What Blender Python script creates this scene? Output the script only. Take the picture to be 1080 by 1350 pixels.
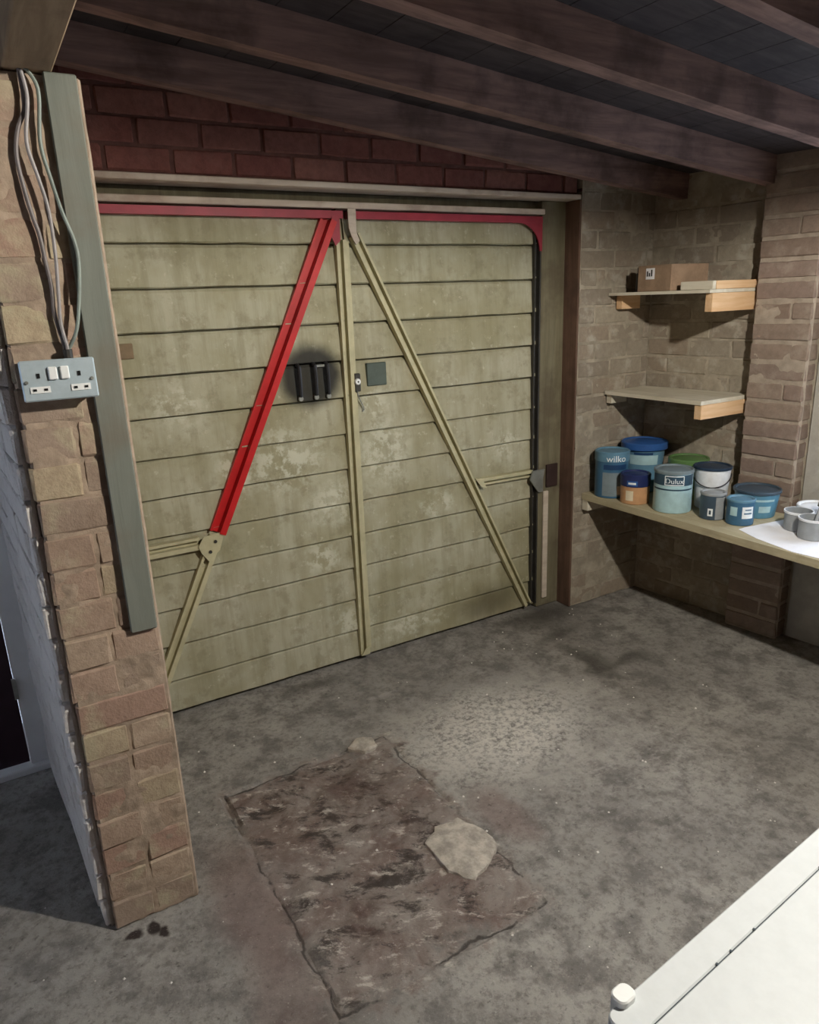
import bpy, bmesh, math, random
from mathutils import Vector, Matrix, noise as mn
random.seed(7)
S = bpy.context.scene
COL = S.collection
for o in list(bpy.data.objects): bpy.data.objects.remove(o, do_unlink=True)

# ------------------------------------------------------------------ camera
YAW, PITCH, ROLL, FPX = .5247, .2871, -.0375, 951.86
fw = Vector((math.sin(YAW)*math.cos(PITCH), math.cos(YAW)*math.cos(PITCH), -math.sin(PITCH)))
ri = Vector((math.cos(YAW), -math.sin(YAW), 0)); up = ri.cross(fw)
r2 = ri*math.cos(ROLL) + up*math.sin(ROLL); u2 = up*math.cos(ROLL) - ri*math.sin(ROLL)
CAM = Vector((-1.391, -2.8763, 1.6639))
cd = bpy.data.cameras.new('camera'); cam = bpy.data.objects.new('camera', cd); COL.objects.link(cam)
cd.sensor_fit = 'HORIZONTAL'; cd.sensor_width = 36; cd.lens = FPX/1080*36; cd.clip_start = .02
M = Matrix((r2, u2, -fw)).transposed().to_4x4(); M.translation = CAM
cam.matrix_world = M
S.camera = cam
# ------------------------------------------------------------------ light and exposure
LAMP_POS = (.17, -2.56, 2.285); LAMP_STRENGTH = 4000; LAMP_COLOR = (1, .95, .85)
SKY_COLOR = (.74, .82, 1.0); SKY_STRENGTH = 9.0
w = bpy.data.worlds.new('overcast_sky'); S.world = w; w.use_nodes = True
w.node_tree.nodes['Background'].inputs[0].default_value = (*SKY_COLOR, 1)
w.node_tree.nodes['Background'].inputs[1].default_value = SKY_STRENGTH
S.view_settings.view_transform = 'Standard'; S.view_settings.look = 'None'
S.view_settings.gamma = 1; S.view_settings.use_curve_mapping = False
S.view_settings.exposure = 0.0

# ------------------------------------------------------------------ material helpers
def lin(c):
    return tuple(((v/255)/12.92 if v/255 <= .04045 else ((v/255+.055)/1.055)**2.4) for v in c)
class NT:
    def __init__(s, name):
        s.m = bpy.data.materials.new(name); s.m.use_nodes = True; s.t = s.m.node_tree
        s.b = s.t.nodes['Principled BSDF']; s._pos = None
    def n(s, ty, **k):
        x = s.t.nodes.new(ty)
        for a, v in k.items(): setattr(x, a, v)
        return x
    def l(s, a, b): s.t.links.new(a, b)
    def pos(s):
        if s._pos is None: s._pos = s.n('ShaderNodeNewGeometry').outputs['Position']
        return s._pos
    def setin(s, sock, v):
        if isinstance(v, bpy.types.NodeSocket): s.l(v, sock)
        elif isinstance(v, (tuple, list)): sock.default_value = (*v, 1) if len(v) == 3 and sock.type == 'RGBA' else v
        else: sock.default_value = v
    def noise(s, scale, detail=5, rough=.6, vec=None, stretch=None, dist=0):
        x = s.n('ShaderNodeTexNoise'); x.inputs['Scale'].default_value = scale
        x.inputs['Detail'].default_value = detail; x.inputs['Roughness'].default_value = rough; x.inputs['Distortion'].default_value = dist
        v = vec or s.pos()
        if stretch:
            m = s.n('ShaderNodeVectorMath', operation='MULTIPLY'); s.l(v, m.inputs[0]); m.inputs[1].default_value = stretch; v = m.outputs[0]
        s.l(v, x.inputs['Vector']); return x.outputs['Fac']
    def ramp(s, fac, lo, hi, a=0., b=1.):
        x = s.n('ShaderNodeMapRange', interpolation_type='SMOOTHSTEP'); s.setin(x.inputs[0], fac)
        for i, v in enumerate((lo, hi, a, b)): x.inputs[i+1].default_value = v
        return x.outputs[0]
    def mul(s, a, b, op='MULTIPLY'):
        x = s.n('ShaderNodeMath', operation=op); s.setin(x.inputs[0], a); s.setin(x.inputs[1], b); return x.outputs[0]
    def mix(s, fac, a, b, mode='MIX'):
        x = s.n('ShaderNodeMix', data_type='RGBA', blend_type=mode); s.setin(x.inputs[0], fac); s.setin(x.inputs[6], a); s.setin(x.inputs[7], b); return x.outputs[2]
    def warped(s, amt=.06, scale=5):
        x = s.n('ShaderNodeTexNoise'); x.inputs['Scale'].default_value = scale; x.inputs['Detail'].default_value = 4; s.l(s.pos(), x.inputs['Vector'])
        a = s.n('ShaderNodeVectorMath', operation='SUBTRACT'); s.l(x.outputs['Color'], a.inputs[0]); a.inputs[1].default_value = (.5, .5, .5)
        b = s.n('ShaderNodeVectorMath', operation='MULTIPLY_ADD'); s.l(a.outputs[0], b.inputs[0]); b.inputs[1].default_value = (amt,)*3; s.l(s.pos(), b.inputs[2])
        return b.outputs[0]
    def blob(s, vec, c, r, lo=.55, hi=1.0):
        a = s.n('ShaderNodeVectorMath', operation='SUBTRACT'); s.l(vec, a.inputs[0]); a.inputs[1].default_value = c
        b = s.n('ShaderNodeVectorMath', operation='DIVIDE'); s.l(a.outputs[0], b.inputs[0]); b.inputs[1].default_value = r
        d = s.n('ShaderNodeVectorMath', operation='LENGTH'); s.l(b.outputs[0], d.inputs[0])
        return s.ramp(d.outputs['Value'], lo, hi, 1, 0)
    def rand(s): return s.n('ShaderNodeObjectInfo').outputs['Random']
    def cramp(s, fac, stops, const=False):
        x = s.n('ShaderNodeValToRGB'); s.setin(x.inputs[0], fac); e = x.color_ramp.elements
        if const: x.color_ramp.interpolation = 'CONSTANT'
        while len(e) < len(stops): e.new(.5)
        for i, (p, c) in enumerate(stops): e[i].position = p; e[i].color = (*lin(c), 1)
        return x.outputs[0]
    def fin(s, col, rough=.85, bump=None, bstr=.4, bdist=.01, metal=0, spec=.3):
        s.setin(s.b.inputs['Base Color'], col); s.setin(s.b.inputs['Roughness'], rough); s.b.inputs['Metallic'].default_value = metal
        s.b.inputs['Specular IOR Level'].default_value = spec
        if bump is not None:
            b = s.n('ShaderNodeBump'); b.inputs['Strength'].default_value = bstr; b.inputs['Distance'].default_value = bdist
            s.l(bump, b.inputs['Height']); s.l(b.outputs[0], s.b.inputs['Normal'])
        return s.m
def plain(name, c, rough=.6, metal=0, var=.18, scale=14, bump=.15, spec=.4):
    t = NT(name); c = lin(c); n = t.noise(scale, 6, .65)
    dk = tuple(v*(1-var) for v in c); lt = tuple(min(1, v*(1+var)) for v in c)
    return t.fin(t.mix(t.ramp(n, .3, .7), dk, lt), rough, t.noise(scale*4), bump, .004, metal, spec)
def brickmat(name, tones, smear, smear_amt=.5, dirt=(60, 50, 45), bstr=.7):
    t = NT(name); r = t.rand()
    k = len(tones); c = t.cramp(r, [(i/k, q) for i, q in enumerate(tones)], True)
    n1 = t.noise(9, 6, .65); n2 = t.noise(38, 5, .7); n3 = t.noise(3.2, 4, .6)
    c = t.mix(t.ramp(n2, .35, .7, 0, .35), c, lin(dirt), 'MIX')
    c = t.mix(t.ramp(n1, .5, .68, 0, smear_amt), c, lin(smear))
    c = t.mix(t.ramp(n3, .4, .75, 0, .3), c, lin(dirt))
    return t.fin(c, .95, t.mul(n2, t.noise(120, 3), 'ADD'), bstr*.6, .005, 0, .1)
def woodmat(name, c1, c2, axis, dirt=None, rough=.8):
    t = NT(name); st = [14, 14, 14]; st[axis] = 1.2
    n = t.noise(2.2, 6, .65, None, tuple(st), .4); n2 = t.noise(5, 5)
    c = t.mix(t.ramp(n, .3, .7), lin(c1), lin(c2))
    if dirt: c = t.mix(t.ramp(n2, .45, .7, 0, .6), c, lin(dirt))
    return t.fin(c, rough, n, .35, .004, 0, .2)

MAT = {}
MAT['brick_tan'] = brickmat('tan_brick', [(170, 148, 130), (178, 158, 138), (166, 138, 122), (174, 150, 132), (180, 164, 138), (160, 142, 126)], (190, 182, 152), .5, (122, 102, 88))
MAT['mortar_tan'] = plain('tan_mortar', (164, 146, 128), .95, 0, .22, 16, .7, .1)
MAT['brick_red'] = brickmat('dark_red_brick', [(126, 82, 74), (116, 74, 68), (134, 92, 82), (122, 84, 76)], (140, 104, 94), .3, (70, 44, 42))
MAT['mortar_red'] = plain('dark_mortar', (96, 68, 62), .95, 0, .2, 20, .6, .1)
MAT['brick_grey'] = brickmat('grey_tan_brick', [(152, 143, 128), (146, 136, 121), (160, 151, 134), (150, 137, 121), (142, 132, 118)], (184, 178, 164), .65, (114, 104, 92))
MAT['mortar_grey'] = plain('grey_mortar', (156, 147, 131), .95, 0, .25, 10, .6, .1)
MAT['brick_brown'] = brickmat('brown_pier_brick', [(140, 124, 112), (134, 117, 105), (146, 130, 117), (138, 121, 111)], (162, 151, 138), .55, (106, 92, 83))
MAT['mortar_pale'] = plain('pale_mortar', (158, 146, 132), .95, 0, .15, 22, .7, .1)
t = NT('white_painted_brick'); n = t.noise(18, 6, .7); n2 = t.noise(60, 5)
MAT['white_brick'] = t.fin(t.mix(t.ramp(n, .52, .72, 0, .5), lin((222, 218, 214)), lin((160, 149, 142))), .8, t.mul(n, n2, 'ADD'), .8, .008)
MAT['render_grey'] = plain('grey_render', (168, 164, 154), .95, 0, .12, 9, .5, .1)
MAT['white_wall'] = plain('white_painted_wall', (222, 216, 212), .8, 0, .08, 6, .2)
MAT['joist'] = woodmat('dark_roof_timber', (144, 117, 109), (108, 86, 80), 0, (58, 47, 45))
MAT['deck'] = woodmat('dark_roof_deck', (74, 68, 68), (56, 50, 52), 0, (40, 36, 38))
MAT['beam'] = woodmat('brown_beam_timber', (160, 138, 112), (132, 112, 90), 1, (100, 82, 68))
MAT['post'] = woodmat('grey_green_post_paint', (121, 125, 116), (111, 115, 106), 2, (112, 104, 90), .6)
MAT['pale_wood'] = woodmat('pale_shelf_board', (212, 206, 190), (196, 188, 168), 1, (178, 170, 150))
MAT['fresh_wood'] = woodmat('fresh_orange_softwood', (222, 190, 152), (206, 166, 124), 0)
MAT['bench_wood'] = woodmat('grey_bench_board', (186, 176, 148), (166, 156, 126), 1, (150, 140, 116))
MAT['jamb'] = woodmat('olive_door_jamb', (122, 116, 94), (104, 98, 78), 2, (84, 74, 60))
MAT['pale_paint'] = woodmat('flaking_pale_paint', (206, 194, 178), (184, 170, 154), 0, (136, 112, 98))
MAT['lining'] = woodmat('brown_reveal_lining', (112, 88, 74), (92, 72, 60), 2, (74, 58, 50))
MAT['dark_timber_and_hole'] = plain('dark_timber_and_hole', (52, 36, 32), .9)
MAT['red'] = plain('red_gloss_paint', (186, 34, 36), .35, 0, .12, 10, .1)
MAT['maroon'] = plain('maroon_red_paint', (148, 42, 56), .5, 0, .15, 10, .1)
MAT['cream'] = plain('cream_steel_paint', (182, 176, 142), .55, 0, .12, 12, .2)
MAT['black'] = plain('black_paint', (40, 40, 42), .35, 0, .2, 20, .1)
MAT['dark_grey'] = plain('dark_iron_and_gap_shade', (62, 60, 56), .5, .3)
MAT['grey_metal'] = plain('grey_metal', (140, 142, 136), .4, .4)
MAT['slate'] = plain('dark_green_plate', (74, 84, 76), .6)
MAT['brown_plate'] = plain('brown_patch', (126, 108, 84), .8)
MAT['socket'] = plain('pale_blue_grey_metal', (174, 188, 194), .4, .15, .06, 30, .05)
MAT['white_plastic'] = plain('white_plastic', (232, 234, 232), .35, 0, .03)
MAT['hole'] = plain('black_hole', (14, 14, 14), .9)
MAT['cable'] = plain('grey_cable', (150, 144, 142), .5)
MAT['cable_green'] = plain('grey_green_cable', (128, 138, 130), .5)
MAT['cable_dark'] = plain('dark_grey_cable', (112, 104, 102), .5)
MAT['card'] = plain('brown_cardboard', (150, 126, 104), .9)
MAT['paper'] = plain('white_paper', (240, 240, 244), .8, 0, .03)
MAT['white_top'] = plain('white_laminate', (202, 206, 207), .4, 0, .03, 40, .05)
MAT['seam'] = plain('dark_seam', (70, 78, 84), .8)
MAT['door_dark'] = plain('dark_plum_door', (46, 30, 40), .5)
MAT['upvc'] = plain('white_upvc', (212, 212, 212), .35, 0, .03)
MAT['patch'] = plain('pale_cement_patch', (176, 168, 156), .95, 0, .3, 26, 1.0, .1)
MAT['chip'] = plain('white_debris', (225, 220, 212), .8)
def glass(name):
    m = bpy.data.materials.new(name); m.use_nodes = True; t = m.node_tree; t.nodes.remove(t.nodes['Principled BSDF'])
    a = t.nodes.new('ShaderNodeBsdfTransparent'); a.inputs[0].default_value = (.92, .95, .96, 1); g = t.nodes.new('ShaderNodeBsdfGlossy'); g.inputs['Roughness'].default_value = .05
    x = t.nodes.new('ShaderNodeMixShader'); x.inputs[0].default_value = .06
    t.links.new(a.outputs[0], x.inputs[1]); t.links.new(g.outputs[0], x.inputs[2]); t.links.new(x.outputs[0], t.nodes['Material Output'].inputs[0]); return m
MAT['glass'] = glass('window_glass')
m = bpy.data.materials.new('lit_bulb'); m.use_nodes = True; t = m.node_tree; t.nodes.remove(t.nodes['Principled BSDF'])
e = t.nodes.new('ShaderNodeEmission'); e.inputs[0].default_value = (*LAMP_COLOR, 1); e.inputs[1].default_value = LAMP_STRENGTH
t.links.new(e.outputs[0], t.nodes['Material Output'].inputs[0]); MAT['bulb'] = m

# door planks: faded sage paint, chalky bare patches, grime, sprayed black patch round the pull bars
t = NT('faded_sage_plank'); wv = t.warped(.10, 9)
n1 = t.noise(3.5, 6, .6); n2 = t.noise(17, 7, .7); st = t.noise(2.0, 6, .7, None, (9, 1, .9)); rn = t.rand()
c = t.mix(t.ramp(n1, .35, .65), lin((176, 173, 150)), lin((160, 156, 128)))
c = t.mix(t.ramp(st, .42, .66, 0, .55), c, lin((136, 132, 104)))
c = t.mix(t.mul(rn, .22), c, lin((176, 170, 150)))
pm = None
for cc, rr in (((-.33, 0, 1.02), (.26, .6, .20)), ((.16, 0, 1.0), (.18, .6, .24)), ((-.55, 0, 1.0), (.12, .6, .18)), ((-.1, 0, .8), (.2, .6, .14)), ((.1, 0, 1.22), (.1, .6, .12)), ((-.75, 0, 1.3), (.14, .6, .13)), ((-.2, 0, .55), (.14, .6, .1)), ((.85, 0, .93), (.12, .6, .12)), ((-.05, 0, .2), (.16, .6, .1)), ((.25, 0, .1), (.3, .6, .07)), ((.42, 0, .7), (.14, .6, .09))):
    b = t.blob(wv, cc, rr, .2, 1); pm = b if pm is None else t.mul(pm, b, 'MAXIMUM')
lg = t.noise(1.7, 5, .65)
c = t.mix(t.ramp(lg, .42, .66, 0, .5), c, lin((132, 126, 92)))
c = t.mix(t.ramp(t.noise(11, 7, .72), .5, .64, 0, .4), c, lin((122, 116, 90)))
chalk = t.mul(pm, t.ramp(n2, .45, .58))
c = t.mix(t.mul(chalk, .72), c, lin((204, 204, 184)))
fine = t.mul(t.ramp(t.noise(30, 5, .7), .6, .68), .45)
c = t.mix(fine, c, lin((196, 190, 168)))
grime = t.mul(t.blob(wv, (.75, 0, .1), (.32, .6, .14), .1, 1), .8)
c = t.mix(grime, c, lin((98, 92, 70)))
spray = t.mul(t.blob(t.warped(.03, 12), (-.185, 0, 1.365), (.165, .7, .155), .62, 1.05), .93)
c = t.mix(spray, c, lin((34, 34, 34)))
MAT['plank'] = t.fin(c, .75, t.mul(n2, st, 'ADD'), .35, .004, 0, .3)

# concrete floor
t = NT('stained_concrete'); wv = t.warped(.22, 4); wv2 = t.warped(.09, 9)
n1 = t.noise(1.3, 6, .62); n2 = t.noise(8, 8, .72); n3 = t.noise(42, 6, .75); n4 = t.noise(130, 3, .7)
c = t.mix(t.ramp(n1, .3, .7), lin((168, 164, 156)), lin((136, 132, 126)))
c = t.mix(t.ramp(n2, .42, .64, 0, .8), c, lin((104, 100, 96)))
c = t.mix(t.ramp(n3, .48, .64, 0, .5), c, lin((92, 88, 84)))
def put(c, ctr, rad, colr, amt, lo=.35, hi=1., tex=None, v=None):
    b = t.mul(t.blob(v or wv, ctr, rad, lo, hi), amt)
    if tex is not None: b = t.mul(b, tex)
    return t.mix(b, c, lin(colr))
mott = t.ramp(n2, .36, .6); grit = t.ramp(n3, .38, .58); scr = t.ramp(t.noise(14, 7, .75, None, (1, 1.5, 1), 0), .52, .66)
c = put(c, (.16, -.85, 0), (.7, .48, 1), (212, 207, 196), .95, .1, 1, grit)          # pale gritty dust
c = put(c, (.45, -1.3, 0), (.8, .7, 1), (184, 178, 172), .5, .2, 1, scr)
for ctr, rad, am in (((.86, -.62, 0), (.09, .30, 1), .8), ((1.0, -.72, 0), (.2, .07, 1), .7), ((.93, -.33, 0), (.24, .1, 1), .6), ((1.0, -.13, 0), (.34, .16, 1), .85), ((-.35, -.1, 0), (.24, .07, 1), .7), ((-.95, -1.65, 0), (.16, .2, 1), .4)):
    c = put(c, ctr, rad, (72, 68, 63), am, .1, 1)
for ctr, rad in (((-1.29, -1.085, 0), (.035, .02, 1)), ((-1.235, -1.09, 0), (.02, .035, 1)), ((-1.215, -1.12, 0), (.018, .03, 1))):
    c = put(c, ctr, rad, (44, 34, 30), .95, .5, 1, None, t.warped(.03, 30))
# old patched-in hatch: brown, rough, with crumbling border
HC = (-.58, -1.13)
a = t.n('ShaderNodeVectorMath', operation='SUBTRACT'); t.l(t.warped(.085, 8), a.inputs[0]); a.inputs[1].default_value = (HC[0], HC[1], 0)
ab = t.n('ShaderNodeVectorMath', operation='ABSOLUTE'); t.l(a.outputs[0], ab.inputs[0]); sp = t.n('ShaderNodeSeparateXYZ'); t.l(ab.outputs[0], sp.inputs[0])
e_ = t.mul(t.mul(sp.outputs[0], -.325, 'ADD'), t.mul(sp.outputs[1], -.485, 'ADD'), 'MAXIMUM')
hm = t.ramp(t.mul(e_, t.mul(t.mul(n2, .5, 'SUBTRACT'), .42), 'ADD'), -.05, .05, 1, 0)
hn = t.noise(5.5, 8, .75, None, None, .5); stv = t.n('ShaderNodeVectorRotate', rotation_type='Z_AXIS'); t.l(t.pos(), stv.inputs['Vector']); stv.inputs['Angle'].default_value = .5
hs = t.noise(5, 8, .76, stv.outputs[0], (1.0, 1.9, 1), .3)
hc = t.mix(t.ramp(hn, .35, .62), lin((112, 94, 87)), lin((142, 133, 125)))
hc = t.mix(t.ramp(hs, .5, .6, 0, .95), hc, lin((58, 49, 45)))
hc = t.mix(t.ramp(t.noise(12, 8, .75, stv.outputs[0], (1, 2, 1)), .54, .64, 0, .85), hc, lin((190, 181, 170)))
c = t.mix(t.mul(hm, .95), c, hc)
for ctr, rad, am in (((-.47, -.86, 0), (.22, .2, 1), .7), ((-.72, -1.38, 0), (.09, .12, 1), .9), ((-.45, -1.12, 0), (.22, .12, 1), .5)):
    c = put(c, ctr, rad, (82, 64, 58), am, .2, 1, mott, wv2)
for ctr, rad, am in (((-.13, -1.25, 0), (.12, .22, 1), .55), ((-.98, -1.15, 0), (.14, .4, 1), .6), ((-1.0, -1.5, 0), (.12, .3, 1), .4)):
    c = put(c, ctr, rad, (124, 103, 96), am, .3, 1, None, wv2)
brk = t.ramp(t.noise(5, 5, .7), .46, .56)
c = t.mix(t.mul(t.mul(t.ramp(e_, .004, .012), t.ramp(e_, .018, .05, 1, 0)), t.mul(t.mul(brk, scr), .8)), c, lin((196, 188, 176)))
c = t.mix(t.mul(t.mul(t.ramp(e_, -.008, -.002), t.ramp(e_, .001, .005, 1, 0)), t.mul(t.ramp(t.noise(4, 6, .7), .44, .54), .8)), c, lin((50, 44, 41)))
c = t.mix(t.mul(t.ramp(n4, .62, .72), .35), c, lin((205, 199, 190)))
c = t.mix(t.mul(t.ramp(t.noise(60, 4, .6), .63, .7), .5), c, lin((66, 61, 58)))
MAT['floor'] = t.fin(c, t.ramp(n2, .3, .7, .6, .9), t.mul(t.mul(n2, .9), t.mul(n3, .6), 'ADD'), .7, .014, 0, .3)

# ------------------------------------------------------------------ mesh helpers
class MB:
    def __init__(s): s.v = []; s.f = []
    def add(s, vs, fs):
        k = len(s.v); s.v += [tuple(v) for v in vs]; s.f += [tuple(i+k for i in f) for f in fs]; return s
    def box(s, x0, x1, y0, y1, z0, z1):
        return s.add([(x, y, z) for z in (z0, z1) for y in (y0, y1) for x in (x0, x1)],
                     [(0, 2, 3, 1), (4, 5, 7, 6), (0, 1, 5, 4), (2, 6, 7, 3), (0, 4, 6, 2), (1, 3, 7, 5)])
    def prism(s, poly, z0, z1):                      # poly in xy, extruded in z
        n = len(poly); s.add([(x, y, z0) for x, y in poly]+[(x, y, z1) for x, y in poly],
            [tuple(range(n))[::-1], tuple(range(n, 2*n))]+[(i, (i+1) % n, (i+1) % n+n, i+n) for i in range(n)]); return s
    def plate(s, poly, y0, y1):                      # poly in xz, extruded in y
        n = len(poly); s.add([(x, y0, z) for x, z in poly]+[(x, y1, z) for x, z in poly],
            [tuple(range(n)), tuple(range(n, 2*n))[::-1]]+[(i, i+n, (i+1) % n+n, (i+1) % n) for i in range(n)]); return s
    def lathe(s, prof, seg=40, c=(0, 0, 0)):
        vs = []; fs = []; m = len(prof)
        for i in range(seg):
            a = 2*math.pi*i/seg
            vs += [(c[0]+r*math.cos(a), c[1]+r*math.sin(a), c[2]+z) for r, z in prof]
        for i in range(seg):
            j = (i+1) % seg
            for k in range(m-1): fs.append((i*m+k, j*m+k, j*m+k+1, i*m+k+1))
        return s.add(vs, fs)
    def tube(s, pts, r, seg=8, closed=False):
        P = [Vector(p) for p in pts]; n = len(P); vs = []; fs = []
        for i in range(n):
            d = (P[min(i+1, n-1)]-P[max(i-1, 0)]).normalized()
            a = d.cross(Vector((0, 1, 0))); a = a if a.length > .1 else d.cross(Vector((1, 0, 0))); a.normalize(); b = d.cross(a)
            vs += [P[i]+(a*math.cos(q)+b*math.sin(q))*r for q in [2*math.pi*k/seg for k in range(seg)]]
        for i in range(n-1):
            for k in range(seg): fs.append((i*seg+k, i*seg+(k+1) % seg, (i+1)*seg+(k+1) % seg, (i+1)*seg+k))
        fs += [tuple(range(seg))[::-1], tuple((n-1)*seg+k for k in range(seg))]
        return s.add(vs, fs)
    def mesh(s, name, mat, smooth=False, bevel=0):
        me = bpy.data.meshes.new(name); me.from_pydata(s.v, [], s.f)
        bm = bmesh.new(); bm.from_mesh(me); bmesh.ops.remove_doubles(bm, verts=bm.verts, dist=1e-6)
        if bevel: bmesh.ops.bevel(bm, geom=bm.edges[:], offset=bevel, segments=1, affect='EDGES')
        bmesh.ops.recalc_face_normals(bm, faces=bm.faces); bm.to_mesh(me); bm.free()
        if smooth:
            me.shade_smooth(); me.set_sharp_from_angle(angle=math.radians(35))
        me.materials.append(MAT[mat]); return me
    def build(s, name, mat, parent=None, smooth=False, bevel=0, label=None):
        o = bpy.data.objects.new(name, s.mesh(name, mat, smooth, bevel)); COL.objects.link(o)
        if parent: o.parent = parent
        if label: o['label'] = label
        return o
def tag(o, label, cat, group=None, kind=None):
    o['label'] = label; o['category'] = cat
    if group: o['group'] = group
    if kind: o['kind'] = kind
    return o
def thing(name, label, cat, loc=(0, 0, 0), rz=0, group=None, kind=None):
    o = bpy.data.objects.new(name, None); o.empty_display_size = .05; COL.objects.link(o); o.location = loc; o.rotation_euler = (0, 0, rz)
    return tag(o, label, cat, group, kind)
def B(*a): return MB().box(*a)
def P(px, py, Y=None, Z=None, X=None):               # a pixel's ray met with a known plane
    d = fw + r2*((px-540)/FPX) - u2*((py-675)/FPX)
    k = (Y-CAM.y)/d.y if Y is not None else (Z-CAM.z)/d.z if Z is not None else (X-CAM.x)/d.x
    return CAM + d*k

# ------------------------------------------------------------------ bricks
CH = .0886
_bc = {}
def brick_mesh(l, h, d, mat, var):
    key = (round(l/.004), round(h/.004), round(d/.01), mat, var)
    if key in _bc: return _bc[key]
    rs = random.Random(hash((round(l*1000), var, round(h*1000))))
    bm = bmesh.new(); bmesh.ops.create_cube(bm, size=1)
    for v in bm.verts: v.co = Vector((v.co.x*l, v.co.y*d, v.co.z*h))
    bmesh.ops.bevel(bm, geom=bm.edges[:], offset=min(.005, h*.1), segments=1, affect='EDGES')
    for v in bm.verts: v.co += Vector((rs.uniform(-.0028, .0028), rs.uniform(-.0022, .0022), rs.uniform(-.0026, .0026)))
    me = bpy.data.meshes.new('brick'); bm.to_mesh(me); bm.free(); me.materials.append(MAT[mat]); _bc[key] = me; return me
def put_brick(parent, o, u, nrm, uc, zc, l, h, d, mat, out=0):
    me = brick_mesh(l, h, d, mat, random.randrange(3))
    b = bpy.data.objects.new('brick', me); COL.objects.link(b); b.parent = parent
    c = o + u*uc - nrm*(d/2-out)
    mx = Matrix((u, -nrm, Vector((0, 0, 1)))).transposed().to_4x4(); mx.translation = (c.x, c.y, zc)
    b.matrix_local = mx; return b
def lay(parent, o, u, nrm, length, z0, z1, mat, bl=.225, d=.06, joint=.011, off=0, skip=None, minl=.045, first_d=None):
    o = Vector(o); u = Vector(u).normalized(); nrm = Vector(nrm).normalized(); k = 0; z = z0
    while z < z1-.03:
        h = min(CH, z1-z); x = -(bl/2 if k % 2 else 0)-off
        cuts = [0.]
        while x < length:
            x += bl
            if x > minl and x < length-minl: cuts.append(x+random.uniform(-.006, .006))
        cuts.append(length)
        for a, b in zip(cuts, cuts[1:]):
            if skip and skip((a+b)/2, z+h/2): continue
            l = b-a-joint
            if l < .02: continue
            dd = first_d if (first_d and a == 0) else d
            put_brick(parent, o, u, nrm, (a+b)/2, z+h/2, l, h-joint, dd, mat, random.uniform(-.002, .003))
        z += CH; k += 1

def mortar_skin(parent, o, u, nrm, length, z0, z1, mat, depth=.004, amp=.006, res=.008, seed=0, sc=14, edge=True):
    o = Vector(o); u = Vector(u).normalized(); nrm = Vector(nrm).normalized(); nx = max(2, round(length/res)); nz = round((z1-z0)/res); vs = []; fs = []
    for j in range(nz+1):
        for i in range(nx+1):
            a = length*i/nx; z = z0+(z1-z0)*j/nz
            q = mn.noise(Vector((a*sc, z*sc, seed)))*.55+mn.noise(Vector((a*sc*2.7, z*sc*2.7, seed+5)))*.35+mn.noise(Vector((a*sc*.35, z*sc*.35, seed+9)))*.6
            e = -.012 if edge and i in (0, nx) else 0
            p = o+u*a+nrm*(-depth+amp*q+e); vs.append((p.x, p.y, z))
    for j in range(nz):
        for i in range(nx): k = j*(nx+1)+i; fs.append((k, k+1, k+nx+2, k+nx+1))
    return MB().add(vs, fs).build('mortar', mat, parent, smooth=True)
# ================================================================== STRUCTURE
# floor: displaced grid with cracked groove round the patched hatch
def floor_z(x, y):
    z = .006*mn.noise(Vector((x*1.7, y*1.7, 3))) + .003*mn.noise(Vector((x*7, y*7, 1)))
    hx = abs(x+.58+.012*mn.noise(Vector((y*9, 2, 0))))-.325; hy = abs(y+1.13+.012*mn.noise(Vector((x*9, 5, 0))))-.485
    e = max(hx, hy)
    if e < 0: z += .009*mn.noise(Vector((x*13, y*17, 7))) + .006*mn.noise(Vector((x*34, y*42, 2)))
    g = mn.noise(Vector((x*5, y*5, 11)))
    if abs(e) < .05: z -= .016*max(0, 1-abs(e)/.013)*max(0, .35+1.1*g+(.35 if hx > hy and x < -.58 else 0))
    if -.01 < e < .06: z += .009*max(0, 1-abs(e-.02)/.025)*max(0, mn.noise(Vector((x*11, y*11, 21)))+.1)
    if y > -1.02 and x < -1.0: z = min(z, 0)
    return z - .004
mb = MB()
def grid(x0, x1, y0, y1, st):
    nx = round((x1-x0)/st); ny = round((y1-y0)/st); vs = []; fs = []
    for j in range(ny+1):
        for i in range(nx+1):
            x = x0+(x1-x0)*i/nx; y = y0+(y1-y0)*j/ny
            edge = i in (0, nx) or j in (0, ny)
            vs.append((x, y, -.004 if edge else floor_z(x, y)))
    for j in range(ny):
        for i in range(nx): a = j*(nx+1)+i; fs.append((a, a+1, a+nx+2, a+nx+1))
    mb.add(vs, fs)
FX0, FX1, FY0, FY1 = -1.1, .2, -2.0, -.35
grid(FX0, FX1, FY0, FY1, .0105)
mb.box(-3.4, FX0, -4.7, .3, -.15, -.004); mb.box(FX1, 2.2, -4.7, .3, -.15, -.004)
mb.box(FX0, FX1, -4.7, FY0, -.15, -.004); mb.box(FX0, FX1, FY1, .3, -.15, -.004)
floor = mb.build('floor', 'floor', smooth=True); tag(floor, 'worn stained grey concrete garage floor', 'floor', kind='structure')
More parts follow.
